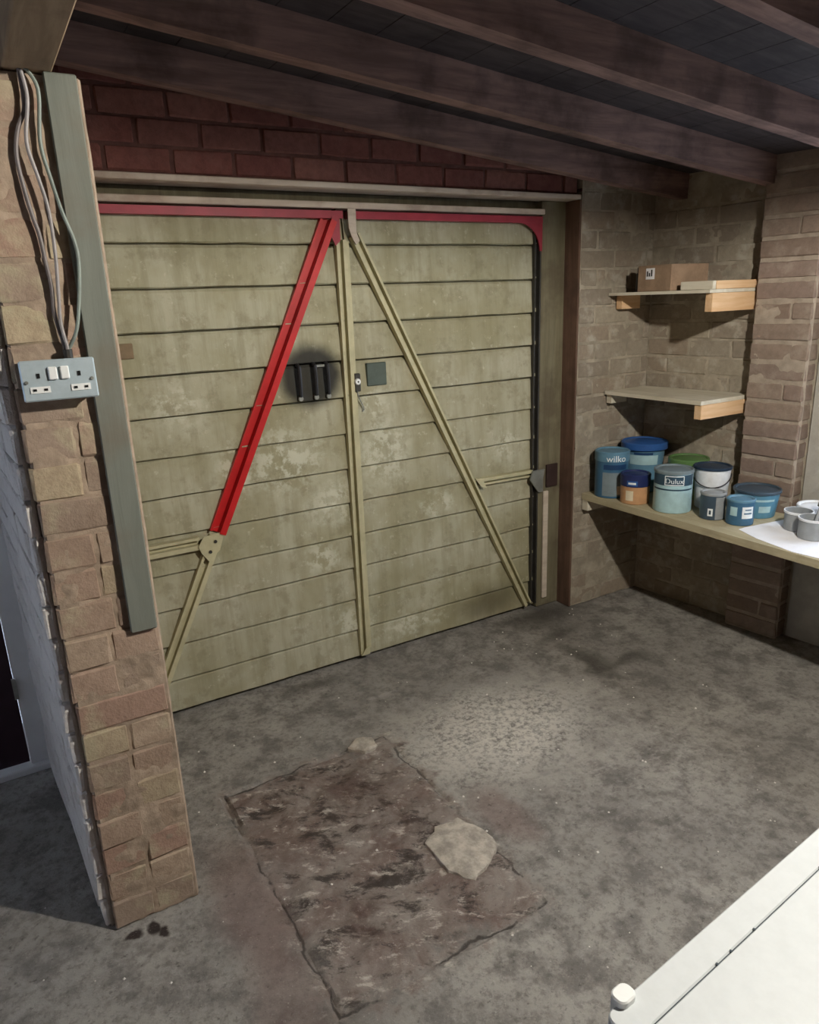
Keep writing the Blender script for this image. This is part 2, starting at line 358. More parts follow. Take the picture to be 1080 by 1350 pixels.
# pale cement patch and a smaller one at the hatch edge
def patch(pts, h, seed, label):
    rs = random.Random(seed); ps = [P(a, b, Z=.0) for a, b in pts]; c = sum(ps, Vector())/len(ps); ring = []
    n = len(ps)
    for i in range(n):
        for k in range(3):
            q = ps[i].lerp(ps[(i+1) % n], k/3); ring.append(q+Vector((rs.uniform(-.006, .006), rs.uniform(-.006, .006), 0)))
    vs = []; fs = []; m = len(ring)
    for s_, z in ((1, -.012), (.97, h*.5), (.86, h), (.5, h*1.15)):
        vs += [(c.x+(q.x-c.x)*s_, c.y+(q.y-c.y)*s_, z+rs.uniform(-.0015, .0015)) for q in ring]
    for r in range(3):
        for i in range(m): fs.append((r*m+i, r*m+(i+1) % m, (r+1)*m+(i+1) % m, (r+1)*m+i))
    fs.append(tuple(3*m+i for i in range(m)))
    o = MB().add(vs, fs).build('cement_patch', 'patch', floor, smooth=True, label=label)
patch([(560, 1112), (575, 1090), (602, 1079), (638, 1095), (656, 1112), (648, 1140), (625, 1163), (590, 1150)], .010, 3, 'pale cream cement patch on the brown hatch')
patch([(458, 988), (470, 974), (490, 972), (500, 984), (480, 991)], .008, 5, 'small pale cement patch at the hatch corner')
# loose pale grit
mb = MB(); rs = random.Random(11)
for i in range(150):
    x = rs.uniform(-1.9, 1.2); y = rs.uniform(-2.1, -.15)
    if -1.42 < x < -1.07 and y > -1.08: continue
    q = rs.uniform(.002, .0055); a = rs.uniform(0, 3)
    ca, sa = math.cos(a)*q, math.sin(a)*q; z = floor_z(x, y) if FX0 < x < FX1 and FY0 < y < FY1 else -.004
    mb.add([(x+ca, y+sa, z), (x-sa, y+ca, z), (x-ca, y-sa, z), (x+sa, y-ca, z), (x+ca*.3, y+sa*.2, z+q*.9)], [(0, 1, 4), (1, 2, 4), (2, 3, 4), (3, 0, 4)])
tag(mb.build('floor_grit', 'chip'), 'tiny pale chips of grit scattered over the concrete floor', 'grit', kind='stuff')

# ---- left dividing wall whose brick end shows, painted white on the far side
WL = thing('wall_left', 'brick dividing wall with bare tan end and white painted face', 'wall', kind='structure')
XL, XR, YE = -1.325, -1.095, -1.045
TOP = 2.135
MB().prism([(XL+.008, YE+.012), (XR-.010, YE+.012), (XR-.010, -.005), (-1.36, -.005)], -.02, TOP).build('core', 'mortar_tan', WL)
z = 0; k = 0
while z < TOP-.03:
    h = min(CH, TOP-z); full = k in (7, 13, 21); s_ = .5+random.uniform(-.03, .05)+(.08 if k % 3 == 1 and k > 8 else 0)
    W_ = XR-XL
    for a, b in ([(0, W_)] if full else [(0, s_*W_), (s_*W_, W_)]):
        put_brick(WL, Vector((XL-.006, YE, 0)), Vector((1, 0, 0)), Vector((0, -1, 0)), (a+b)/2, z+h/2+random.uniform(-.002, .002), b-a-.007, h-.007, .10, 'brick_tan', random.uniform(-.002, .004))
    z += CH; k += 1
mortar_skin(WL, (XL, YE, 0), (1, 0, 0), (0, -1, 0), XR-XL, 0, TOP, 'mortar_tan', .0020, .0085, .006, 1)
uw = Vector((XL-(-1.386), YE+.02-(-.05), 0)); Lw = uw.length; uw.normalize()
lay(WL, (-1.386, -.05, 0), uw, (-uw.y, uw.x, 0), Lw-.004, 0, TOP, 'white_brick', d=.03, joint=.0045)
mortar_skin(WL, (-1.386, -.05, 0), uw, (-uw.y, uw.x, 0), Lw, 0, TOP, 'white_brick', .0005, .007, .009, 2)
lay(WL, (XR, YE+.105, 0), (0, 1, 0), (1, 0, 0), .93, 0, TOP, 'brick_tan', d=.05)

# ---- front wall: masonry over the door, return beside it, far left part round the side door
WF = thing('wall_front', 'brick front wall around the double garage doors', 'wall', kind='structure')
YR = -.13; XO = 1.205
mb = B(-1.085, XO, -.09, .25, 2.112, 2.62)
mb.box(XO+.008, 1.78, YR+.012, .25, -.02, 2.62)
mb.box(-1.36, -1.10, .0, .25, 0, 2.62)
mb.build('core', 'mortar_red', WF)
mb = B(-3.4, -2.36, -.03, .25, 0, 2.62); mb.box(-2.36, -1.362, -.03, .25, 2.05, 2.62)
mb.build('core', 'white_wall', WF)
lay(WF, (-1.085, -.10, 0), (1, 0, 0), (0, -1, 0), XO+1.085+.0, 2.108, 2.55, 'brick_red', off=.05, d=.06)
lay(WF, (XO, YR, 0), (1, 0, 0), (0, -1, 0), .505, 0, 2.55, 'brick_grey', bl=.225, d=.06, first_d=.135, joint=.009)
mortar_skin(WF, (-1.085, -.10, 0), (1, 0, 0), (0, -1, 0), XO+1.085, 2.108, 2.5, 'mortar_red', .006, .005, .012, 3)
mortar_skin(WF, (XO, YR, 0), (1, 0, 0), (0, -1, 0), .52, 0, 2.3, 'mortar_grey', .0025, .006, .009, 4, edge=False)
lintel = MB().box(-1.09, XO, -.125, .0, 2.085, 2.106).build('lintel', 'pale_paint', WF, bevel=.003)

# ---- right wall, slightly skewed, with pier and window
SK = .135; ur = Vector((SK, -1, 0)).normalized(); nr = Vector((-1, -SK, 0)).normalized(); OR = Vector((1.703, YR, 0))
def wr(s_, d, z): return OR+ur*s_+nr*d+Vector((0, 0, z))
WR = thing('wall_right', 'grey brick side wall with projecting pier and window', 'wall', kind='structure')
WIN = (1.06, 2.25, .76, 1.80)
def wbox(s0, s1, d0, d1, z0, z1): 
    q = [wr(s0, d0, 0), wr(s1, d0, 0), wr(s1, d1, 0), wr(s0, d1, 0)]
    return MB().prism([(p.x, p.y) for p in q], z0, z1)
mb = MB()
for a in ((0, WIN[0], -.22, -.008, -.02, 2.62), (WIN[1], 4.6, -.22, -.008, -.02, 2.62), (WIN[0], WIN[1], -.22, -.008, -.02, WIN[2]), (WIN[0], WIN[1], -.22, -.008, WIN[3], 2.62)):
    q = wbox(*a); mb.add(q.v, q.f)
mb.build('core', 'mortar_grey', WR)
wbox(.875, WIN[0], -.02, .004, .0, 2.3).build('render_panel', 'render_grey', WR)
lay(WR, OR, ur, nr, .62, 0, 2.35, 'brick_grey', d=.05, off=.1, joint=.009)
lay(WR, wr(.87, 0, 0), ur, nr, .95, 0, .62, 'brick_grey', d=.05, off=.06)
mortar_skin(WR, OR-ur*.02, ur, nr, .64, 0, 2.3, 'mortar_grey', .0015, .007, .009, 5, edge=False)
S0, S1, PD = .598, .862, .085
pier = wbox(S0+.008, S1-.008, -.005, PD-.011, -.02, 2.40).build('pier', 'mortar_pale', WR)
mortar_skin(pier, wr(S0, PD, 0), ur, nr, S1-S0, 0, 2.38, 'mortar_pale', .0045, .007, .009, 6)
z = 0; k = 0
while z < 2.38:
    sp = [S0, S0+(.17 if k % 2 else .10), S1] if k % 4 == 1 else [S0, S1]
    for a, b in zip(sp, sp[1:]):
        put_brick(pier, OR, ur, nr, (a+b)/2, z+CH/2, b-a-.008, CH-.017, .112, 'brick_brown', PD+random.uniform(-.004, .003))
    z += CH; k += 1
# window in the right wall
s0, s1, z0, z1 = WIN
W1 = thing('window_1', 'white framed window beside the brick pier', 'window', kind='structure')
mb = MB()
for a in ((s0, s1, -.12, -.06, z0, z0+.05), (s0, s1, -.12, -.06, z1-.05, z1), (s0, s0+.05, -.12, -.06, z0+.05, z1-.05), (s1-.05, s1, -.12, -.06, z0+.05, z1-.05), ((s0+s1)/2-.02, (s0+s1)/2+.02, -.12, -.06, z0+.05, z1-.05)):
    q = wbox(*a); mb.add(q.v, q.f)
mb.build('window_frame', 'upvc', W1)
for a, b in ((s0+.05, (s0+s1)/2-.02), ((s0+s1)/2+.02, s1-.05)): wbox(a, b, -.095, -.089, z0+.05, z1-.05).build('pane', 'glass', W1)
wbox(s0-.0, s1, -.06, .03, z0-.025, z0).build('window_sill', 'upvc', W1)
q = [wr(s0, -.1, 0), wr(s1, -.1, 0)]
# ---- rest of the room behind and to the left of the viewpoint
mb = B(-3.4, 2.4, -4.75, -4.6, -.02, 2.75); tag(mb.build('wall_back', 'mortar_red'), 'plain brown back wall of the garage', 'wall', kind='structure')
mb = B(-3.55, -3.4, -4.75, -1.6, -.02, 2.75); mb.box(-3.55, -3.4, -.7, .25, -.02, 2.75); mb.box(-3.55, -3.4, -1.6, -.7, -.02, 1.0); mb.box(-3.55, -3.4, -1.6, -.7, 1.7, 2.75)
tag(mb.build('wall_side', 'mortar_red'), 'brick-brown side wall of the adjoining room with a small added window', 'wall', kind='structure')
W2 = thing('window_2_offscreen', 'unseen added window with a white frame in the side wall of the adjoining room', 'window', kind='structure')  # unseen window, added to let cool daylight in from the left
mb = B(-3.5, -3.44, -1.6, -.7, 1.0, 1.05); mb.box(-3.5, -3.44, -1.6, -.7, 1.65, 1.7); mb.box(-3.5, -3.44, -1.6, -1.55, 1.05, 1.65); mb.box(-3.5, -3.44, -.75, -.7, 1.05, 1.65)
mb.build('window_frame', 'upvc', W2)
B(-3.475, -3.469, -1.55, -.75, 1.05, 1.65).build('pane', 'glass', W2)

# ---- ceiling: sloping deck on joists, beam on the dividing wall
CE = thing('ceiling', 'dark timber ceiling of joists under roof boards', 'ceiling', kind='structure')
SL = -.105; ZJ = 2.262
def zj(x): return ZJ+SL*x
JH, JT = .112, .060
rs = random.Random(3)
for i in range(9):
    y = -.27-.48*i+rs.uniform(-.01, .01); x0, x1 = -1.30, 1.92
    mb = MB(); n = 14; vs = []; fs = []
    for k in range(n+1):
        x = x0+(x1-x0)*k/n; wv_ = rs.uniform(-.002, .002)
        vs += [(x, y-JT/2+wv_, zj(x)), (x, y+JT/2+wv_, zj(x)), (x, y+JT/2, zj(x)+JH), (x, y-JT/2, zj(x)+JH)]
    for k in range(n):
        for a in range(4): fs.append((k*4+a, k*4+(a+1) % 4, k*4+4+(a+1) % 4, k*4+4+a))
    fs += [(0, 1, 2, 3), tuple(4*n+q for q in (3, 2, 1, 0))]
    mb.add(vs, fs).build('joist', 'joist', CE)
x = -3.4
while x < 2.05:
    b = x+.148; zz = (zj(x)+JH+.001, zj(b)+JH+.001)
    mb = MB().add([(x, -4.75, zz[0]), (b, -4.75, zz[1]), (b, .25, zz[1]), (x, .25, zz[0]), (x, -4.75, zz[0]+.022), (b, -4.75, zz[1]+.022), (b, .25, zz[1]+.022), (x, .25, zz[0]+.022)],
                  [(0, 1, 2, 3), (7, 6, 5, 4), (0, 4, 5, 1), (1, 5, 6, 2), (2, 6, 7, 3), (3, 7, 4, 0)])
    mb.build('roof_board', 'deck', CE); x += .151
B(-3.5, 2.2, -4.8, .3, 2.86, 2.9).build('roof_sheet', 'deck', CE)
B(-1.243, -1.150, -4.6, -.005, TOP+.004, 2.375).build('beam', 'beam', CE, bevel=.004)

B(-1.215, -1.175, -4.6, -.005, 2.375, zj(-1.215)+JH).build('light_block_board', 'deck', CE)  # unseen board added to keep side-room light off the joists
# ================================================================== DOUBLE GARAGE DOORS
def member(p0, p1, boxes, y0, m, parent, name, label=None):
    p0 = Vector((p0[0], 0, p0[1])); p1 = Vector((p1[0], 0, p1[1])); d = (p1-p0).normalized(); a = Vector((-d.z, 0, d.x))
    if a.dot(Vector((1, 0, 0))) < 0 or (abs(a.x) < .1 and a.z > 0): a = -a
    mb = MB(); wb = MB(); web = min(boxes, key=lambda q: q[3])
    for a0, a1, b0, b1 in boxes:
        vs = [pp+a*av+Vector((0, y0-bv, 0)) for pp in (p0, p1) for bv in (b0, b1) for av in (a0, a1)]
        (wb if (a0, a1, b0, b1) == web and m in ('cream', 'red') else mb).add(vs, [(0, 2, 3, 1), (4, 5, 7, 6), (0, 1, 5, 4), (2, 6, 7, 3), (0, 4, 6, 2), (1, 3, 7, 5)])
    o = mb.build(name, m, parent, label=label)
    if wb.v: wb.build('channel_web', m, o)
    return o
ZL = [.012]+[.1525+.1575*k for k in range(12)]+[2.0]
def planks(parent, x0, x1):
    for a, b in zip(ZL, ZL[1:]):
        a += .0065 if a > 1.1 else .0035
        prof = [(.022, a), (-.006, a), (-.014, a+.004), (-.003, b-.010), (.006, b), (.022, b)]
        n = 10; vs = []; fs = []; m = len(prof)
        for k in range(n+1):
            x = x0+(x1-x0)*k/n; dz = [random.uniform(-.0022, .0022) if 0 < k < n else 0 for _ in prof]
            vs += [(x, y+random.uniform(-.0008, .0008), zz+(dz[i] if i in (1, 2) else 0)) for i, (y, zz) in enumerate(prof)]
        for k in range(n):
            for i in range(m): fs.append((k*m+i, (k+1)*m+i, (k+1)*m+(i+1) % m, k*m+(i+1) % m))
        fs += [tuple(range(m)), tuple(n*m+i for i in range(m))[::-1]]
        MB().add(vs, fs).build('plank', 'plank', parent)
FB = -.009                                             # frame steel stands on the planks
CHAN = [(-.024, -.013, 0, .028), (-.013, .008, 0, .005), (.008, .027, 0, .03)]
D1 = thing('door_1', 'sage plank garage door leaf with red diagonal brace', 'door', kind='structure')
planks(D1, -1.07, -.004)
B(-1.06, .03, .0225, .04, .0, 2.02).build('backing', 'plank', D1)
member((-.070, 1.985), (-.660, .772), [(-.030, -.022, 0, .022), (-.022, .008, 0, .005), (.006, .032, .036, .042), (.006, .012, 0, .038)], FB, 'red', D1, 'brace', 'bright red diagonal steel brace')
member((-.668, .757), (-1.02, .035), CHAN, FB, 'cream', D1, 'brace')
member((-1.05, .742), (-.735, .742), CHAN, FB, 'cream', D1, 'rail')
MB().plate([(-.72, .768), (-.632, .775), (-.66, .70), (-.71, .66), (-.735, .70), (-.745, .73)], FB-.036, FB-.031).build('gusset', 'cream', D1)
for gx, gz in ((-.70, .70), (-.675, .74)): MB().lathe([(.0, .004), (.007, .004), (.007, 0)], 10).build('bolt', 'dark_grey', D1).matrix_local = Matrix.Translation((gx, FB-.036, gz)) @ Matrix.Rotation(math.pi/2, 4, 'X')
member((-.020, 1.905), (-.020, .03), [(-.022, -.012, 0, .024), (-.012, .005, 0, .005), (.005, .022, 0, .03)], FB, 'cream', D1, 'meeting_stile')
MB().plate([(-.045, .03), (.0, .03), (.0, .075), (-.02, .06)], FB-.034, FB-.028).build('corner_plate', 'cream', D1)
B(-1.06, -.01, FB-.034, FB, 1.985, 2.014).build('top_rail', 'maroon', D1, label='dull red top rail')
MB().plate([(-.062, 1.99), (-.028, 2.0), (-.030, 1.90), (-.052, 1.88), (-.075, 1.93)], FB-.038, FB-.0345).build('gusset', 'maroon', D1)
for i, bx in enumerate((-.246, -.1745, -.1175)):
    bar = MB().tube([(bx, FB-.0, 1.418), (bx, FB-.022, 1.41), (bx, FB-.025, 1.35), (bx, FB-.022, 1.29), (bx, FB-.0, 1.281)], .0085, 8).build('pull_bar', 'black', D1, smooth=True, label='black painted vertical pull bar')
    MB().lathe([(0, .006), (.010, .006), (.012, 0)], 12).build('bar_foot', 'grey_metal', bar, True).matrix_local = Matrix.Translation((bx, FB-.016, 1.278)) @ Matrix.Rotation(math.pi/2, 4, 'X')
B(-.165, -.125, FB-.012, FB-.002, 1.402, 1.411).build('bar_strap', 'grey_metal', D1)
B(-.938, -.884, FB-.006, .0, 1.487, 1.543).build('cover_plate', 'brown_plate', D1, bevel=.003)

D2 = thing('door_2', 'sage plank garage door leaf with cream diagonal brace and small square vent', 'door', kind='structure')
planks(D2, .004, 1.035)
B(.032, 1.04, .0225, .04, .0, 2.02).build('backing', 'plank', D2)
member((.046, 1.925), (.985, .035), [(-.025, -.008, 0, .03), (-.008, .010, 0, .005), (.010, .020, 0, .03)], FB, 'cream', D2, 'brace')
member((.672, .770), (1.0, .764), [(-.022, -.006, 0, .03), (-.006, .006, 0, .005), (.006, .016, 0, .02)], FB, 'cream', D2, 'rail')
MB().plate([(.632, .80), (.672, .795), (.70, .742), (.665, .755)], FB-.036, FB-.031).build('gusset', 'cream', D2)
member((1.021, 1.95), (1.021, .03), [(-.016, -.010, 0, .02), (-.010, .008, 0, .004), (.008, .016, 0, .03)], FB, 'dark_grey', D2, 'hanging_stile')  # dark grey puts the shade of the gap beside the jamb into the colour
B(.012, 1.04, FB-.034, FB, 1.985, 2.014).build('top_rail', 'maroon', D2, label='dull red top rail')
arc = [(1.04-.13+.13*math.sin(a), 1.86+.125*math.cos(a)) for a in [math.pi/2*k/8 for k in range(9)]]
MB().plate([(.90, 1.99), (1.04, 1.99), (1.04, 1.86)]+[(x-.014, z_) for x, z_ in arc[::-1]], FB-.032, FB-.026).build('gusset', 'maroon', D2)
MB().plate([(.010, 2.026), (.046, 2.022), (.044, 1.935), (.058, 1.90), (.040, 1.885), (.022, 1.915), (.010, 1.95)], FB-.040, FB-.034).build('top_plate', 'pale_paint', D2)
B(-.040, .048, FB-.03, FB+.01, 2.016, 2.036).build('stop_block', 'dark_timber_and_hole', D1)
B(.002, .020, FB-.012, FB, .05, 1.90).build('meeting_stile', 'cream', D2)
MB().plate([(.974, .74), (1.06, .74), (1.07, .785), (.99, .785)], FB-.044, FB-.036).build('hinge_plate', 'grey_metal', D2)
MB().plate([(.974, .74), (1.03, .665), (1.06, .665), (1.06, .74)], FB-.044, FB-.036).build('hinge_plate', 'grey_metal', D2)
B(.075, .172, FB-.010, .0, 1.30, 1.40).build('vent_plate', 'slate', D2, bevel=.003, label='small square dark green plate')
B(.002, .030, FB-.034, FB-.0125, 1.285, 1.362).build('lock_case', 'dark_grey', D2, bevel=.003)
k_ = MB().lathe([(.004, .010), (.012, .010), (.014, .004), (.014, 0)], 18).build('keyhole_ring', 'white_plastic', D2, True); k_.matrix_local = Matrix.Translation((.013, FB-.034, 1.328)) @ Matrix.Rotation(math.pi/2, 4, 'X')
MB().tube([(.02, FB-.012, 1.285), (.03, FB-.012, 1.25), (.045, FB-.012, 1.22), (.05, FB-.012, 1.20), (.042, FB-.012, 1.195)], .003, 6).build('chain', 'grey_metal', D2)
# frame of the opening
T1 = thing('trim_1', 'olive timber jambs and flaking pale head of the garage door frame', 'door frame', kind='structure')
B(1.045, XO+.01, -.03, .06, 0, 2.085).build('jamb', 'jamb', T1, bevel=.003)
B(-1.10, -1.072, -.03, .06, 0, 2.085).build('jamb', 'jamb', T1)
B(-1.085, 1.045, -.055, .02, 2.022, 2.046).build('head', 'pale_paint', T1, bevel=.003)
B(-1.085, 1.045, .022, .0405, 2.046, 2.085).build('head_back', 'jamb', T1)
B(1.075, 1.108, -.045, -.0305, .05, .66).build('jamb_strip', 'pale_paint', T1, bevel=.004, label='pale flaking cover strip')
B(1.095, 1.17, -.04, -.0305, .68, .80).build('jamb_strip', 'dark_timber_and_hole', T1)  # dark plate stands in for the dark hole beside the hinge
B(-1.1, 1.21, .041, .075, -.1, .012).build('sill', 'jamb', T1)
B(-1.1, 1.21, .041, .09, 1.98, 2.11).build('head_back', 'jamb', T1)
B(1.193, 1.2045, -.128, -.0305, 0, 2.083).build('reveal_lining', 'lining', T1, label='dark brown reveal lining')
# side door in the adjoining room
D3 = thing('door_3', 'dark plum door in a white frame beside the white brick face', 'door', kind='structure')
mb = B(-1.475, -1.393, -.10, -.031, .03, 2.05); mb.box(-2.36, -2.28, -.10, -.031, .03, 2.05); mb.box(-2.28, -1.475, -.10, -.031, 1.97, 2.05)
mb.build('door_frame', 'upvc', D3, bevel=.004)
B(-2.28, -1.477, -.082, -.035, .035, 1.968).build('door_leaf', 'door_dark', D3)
B(-2.36, -1.393, -.12, -.031, 0, .028).build('threshold', 'upvc', D3, bevel=.004)
for hz in (.35, 1.0, 1.7): B(-1.482, -1.468, -.108, -.095, hz-.04, hz+.04).build('hinge', 'grey_metal', D3)
pr = MB().tube([(-2.2, -.09, 1.0), (-2.2, -.13, 1.0), (-2.1, -.13, 1.0)], .01).build('handle', 'grey_metal', D3)

# ================================================================== FITTINGS ON THE BRICK END
post = MB().prism([(-1.171, YE-.018), (-1.106, YE-.018), (-1.106, YE-.004), (-1.170, YE-.004)], .872, TOP+.003).build('timber_post', 'post', bevel=.003)
tag(post, 'grey-green painted timber post fixed to the end of the brick wall', 'post')
so = thing('double_socket', 'metal-clad double power socket with two white switches on tan brick', 'socket', (-1.2385, YE-.005, 1.521))
def pbox(x0, x1, y0, y1, z0, z1, name, m, parent, bevel=0, label=None): return B(x0, x1, y0, y1, z0, z1).build(name, m, parent, bevel=bevel, label=label)
pbox(-.073, .073, -.040, -.0, -.042, .042, 'back_box', 'socket', so, .004)
fp = pbox(-.076, .076, -.048, -.0405, -.044, .044, 'faceplate', 'socket', so, .003)
for sx in (-.012, .012): pbox(sx-.009, sx+.009, -.0545, -.0485, .001, .029, 'switch', 'white_plastic', so, .002, 'white rocker switch')
for sx in (-.041, .041):
    op = pbox(sx-.020, sx+.020, -.0500, -.0485, -.026, -.012, 'outlet', 'white_plastic', so, 0, 'white outlet shutter')
    for hx in (-.011, .011): pbox(sx+hx-.0035, sx+hx+.0035, -.0515, -.0502, -.0215, -.0165, 'pin_hole', 'hole', op)
    pbox(sx-.003, sx+.003, -.0500, -.0485, .006, .016, 'pin_hole', 'hole', so)
for sx in (-.066, .066): 
    s_ = MB().lathe([(0, .003), (.0035, .003), (.004, 0)], 10).build('screw', 'grey_metal', so, True); s_.matrix_local = Matrix.Translation((sx, -.0485, -.002)) @ Matrix.Rotation(math.pi/2, 4, 'X')
gl = MB().tube([(.028, -.018, .042), (.028, -.018, .062)], .010, 10).build('cable_gland', 'dark_grey', so)
def smooth_path(ps, n=6):
    out = []; P_ = [ps[0]]+ps+[ps[-1]]
    for i in range(1, len(P_)-2):
        a, b, c, d = [Vector(q) for q in P_[i-1:i+3]]
        for k in range(n):
            t_ = k/n; out.append(.5*((2*b)+(c-a)*t_+(2*a-5*b+4*c-d)*t_*t_+(3*b-a-3*c+d)*t_**3))
    out.append(Vector(ps[-1])); return out
CAB = [([(24, 88), (32, 140), (23, 172), (22, 207), (33, 253), (43, 285), (52, 310), (60, 345), (68, 380), (72, 415), (84, 452), (87, 463)], 'cable_dark', 'dark grey cable bowing furthest from the green post down to the socket', .0044),
       ([(27, 92), (36, 130), (35, 187), (50, 233), (64, 277), (73, 335), (77, 385), (80, 425), (88, 455), (89, 463)], 'cable', 'pale grey cable running between the other two down to the socket', .0038),
       ([(30, 86), (50, 118), (53, 187), (66, 233), (82, 280), (98, 318), (104, 350), (104, 400), (101, 435), (92, 458), (91, 463)], 'cable_green', 'grey-green cable running close beside the green post down to the socket', .0040)]
for i, (pp, m_, lb, r_) in enumerate(CAB):
    c_ = MB().tube(smooth_path([P(a, b, Y=YE-(.011, .020, .026 if 4 <= q <= 8 else .014)[i]) for q, (a, b) in enumerate(pp)]), r_, 8).build('electric_cable', m_, smooth=True)
    tag(c_, lb, 'cable', 'cables above the double socket')

# ================================================================== BENCH AND SHELVES
BZ = .641; BX = 1.258
q0 = wr(0, .004, 0); q1 = wr(2.55, .004, 0); y1_ = q1.y
bench = thing('wall_bench', 'long grey timber bench top along the side wall under the window', 'bench', (BX, YR, 0))
def rel(o, mb): mb.v = [(x-o.location.x, y-o.location.y, z-o.location.z) for x, y, z in mb.v]; return mb
def notch():                                            # the top is cut round the pier
    a = wr(S0-.004, .004, 0); b = wr(S0-.004, PD+.006, 0); c = wr(S1+.004, PD+.006, 0); d = wr(S1+.004, .008, 0)
    return [(BX, YR-.006), (BX+.02, y1_), (q1.x-.004, y1_), (d.x, d.y), (c.x, c.y), (b.x, b.y), (a.x, a.y), (q0.x-.004, YR-.006)]
rel(bench, MB().prism(notch(), BZ-.034, BZ)).build('worktop', 'bench_wood', bench)
rel(bench, MB().box(BX+.004, q0.x-.02, YR-.045, YR-.006, BZ-.09, BZ-.035)).build('batten', 'pale_wood', bench)
for yy in (-1.75, y1_+.08): rel(bench, MB().box(BX+.03, BX+.08, yy-.025, yy+.025, 0, BZ-.035)).build('leg', 'bench_wood', bench)
def shelf(name, label, z_top, th, near_z):
    s_ = thing(name, label, 'shelf', (1.40, YR, z_top-th))
    a = wr(S0-.006, .005, 0)
    rel(s_, MB().prism([(1.395, YR-.006), (1.410, a.y-.0), (a.x, a.y), (q0.x-.004, YR-.006)], z_top-th, z_top)).build('board', 'pale_wood', s_)
    return s_, a
s1_, a = shelf('wall_shelf', 'empty pale wall shelf with an orange softwood end batten, above the paint tins', 1.168, .018, 0)
rel(s1_, MB().prism([(1.414, a.y-.001), (1.414, a.y+.038), (a.x, a.y+.038), (a.x, a.y-.001)], 1.083, 1.149)).build('end_batten', 'fresh_wood', s1_, bevel=.002, label='fresh orange softwood batten')
rel(s1_, MB().box(1.41, 1.52, YR-.04, YR-.006, 1.105, 1.149)).build('batten', 'pale_wood', s1_)
s2_, a = shelf('wall_shelf', 'upper wall shelf carrying a cardboard box', 1.655, .014, 0)
rel(s2_, MB().prism([(1.43, a.y-.002), (1.43, a.y+.036), (a.x, a.y+.036), (a.x, a.y-.002)], 1.560, 1.640)).build('end_batten', 'fresh_wood', s2_, bevel=.002, label='fresh orange softwood batten')
rel(s2_, MB().prism([(1.452, a.y-.002), (1.452, a.y+.034), (a.x, a.y+.034), (a.x, a.y-.002)], 1.656, 1.692)).build('end_block', 'fresh_wood', s2_, bevel=.002, label='fresh orange softwood batten')
rel(s2_, MB().box(1.425, 1.447, a.y-.002, a.y+.17, 1.656, 1.692)).build('front_lip', 'pale_wood', s2_, bevel=.002)
rel(s2_, MB().box(1.45, 1.58, YR-.045, YR-.006, 1.575, 1.640)).build('batten', 'fresh_wood', s2_, bevel=.002)
# box and black canister on the upper shelf
bx = thing('cardboard_box', 'brown cardboard box with a small white label on the upper shelf', 'box', (1.50, -.39, 1.6555), math.radians(-4))
pbox(-.075, .16, -.115, .10, 0, .118, 'carton', 'card', bx, .003)
lbp = pbox(-.0762, -.0752, -.01, .045, .055, .105, 'label', 'paper', bx)
for i, (yy, hh) in enumerate(((0.035, .024), (.022, .016), (.008, .030))): pbox(-.0770, -.0763, yy-.004, yy+.004, .068, .068+hh, 'print', 'black', lbp)
for i in range(1): pbox(-.06, .14, -.116, -.1152, .05, .112, 'flap', 'card', bx)
can = thing('black_canister', 'small black canister beside the cardboard box on the upper shelf', 'canister', (1.50, -.245, 1.6555))
MB().lathe([(0, 0), (.022, 0), (.024, .004), (.024, .085), (.018, .092)], 24).build('body', 'black', can, True)
MB().lathe([(.018, .092), (.019, .093), (.019, .112), (.015, .116), (0, .116)], 24).build('cap', 'black', can, True)

# ================================================================== PAINT TINS
def colmat(name, c, rough=.4): 
    if name not in MAT: MAT[name] = plain(name, c, rough, 0, .10, 20, .05)
    return name
for n_, c_ in dict(tin_blue=(60, 100, 130), tin_navy=(36, 46, 92), tin_royal=(46, 88, 150), tin_pale=(168, 200, 206), tin_orange=(192, 148, 108), tin_green=(92, 126, 76), tin_mint=(152, 178, 140), tin_white=(232, 234, 236),
                   tin_steel=(120, 134, 140), tin_slate=(62, 78, 92), tin_grey=(146, 150, 152), tin_sky=(88, 138, 164), tin_dark=(40, 56, 76), tin_teal=(46, 72, 90), tin_mid=(96, 136, 160), ink=(230, 236, 238), cream_label=(220, 208, 180), tin_deep=(30, 62, 100)).items(): colmat(n_, c_)
def patch_on(r, a0, a1, z0, z1, off, m, parent, name, taper=0., n=14, top=None):
    mb = MB(); vs = []; fs = []
    for k in range(n+1):
        a = a0+(a1-a0)*k/n; zt = z1 if top is None else top(k/n)
        for rr in (r+off, r+off-.0006):
            for z_ in (z0, zt): R_ = rr+taper*z_; vs.append((R_*math.sin(a), -R_*math.cos(a), z_))
    for k in range(n):
        i = k*4; j = i+4; fs += [(i, j, j+1, i+1), (i+2, i+3, j+3, j+2), (i+1, j+1, j+3, i+3), (i, i+2, j+2, j)]
    mb.add(vs, fs); return mb.build(name, m, parent, True)
def words(text, size, r, z, a_c, m, parent, taper=0.):
    cu = bpy.data.curves.new('lettering', 'FONT'); cu.body = text; cu.size = size; cu.align_x = 'CENTER'; cu.extrude = .0003
    o = bpy.data.objects.new('lettering', cu); COL.objects.link(o); bpy.context.view_layer.update()
    me = bpy.data.meshes.new_from_object(o.evaluated_get(bpy.context.evaluated_depsgraph_get()))
    bpy.data.objects.remove(o)
    for v in me.vertices:
        R_ = r+.0012+v.co.z+taper*(z+v.co.y); a = a_c+v.co.x/r; zz = z+v.co.y
        v.co = (R_*math.sin(a), -R_*math.cos(a), zz)
    me.materials.clear(); me.materials.append(MAT[m])
    q = bpy.data.objects.new('lettering', me); COL.objects.link(q); q.parent = parent; return q
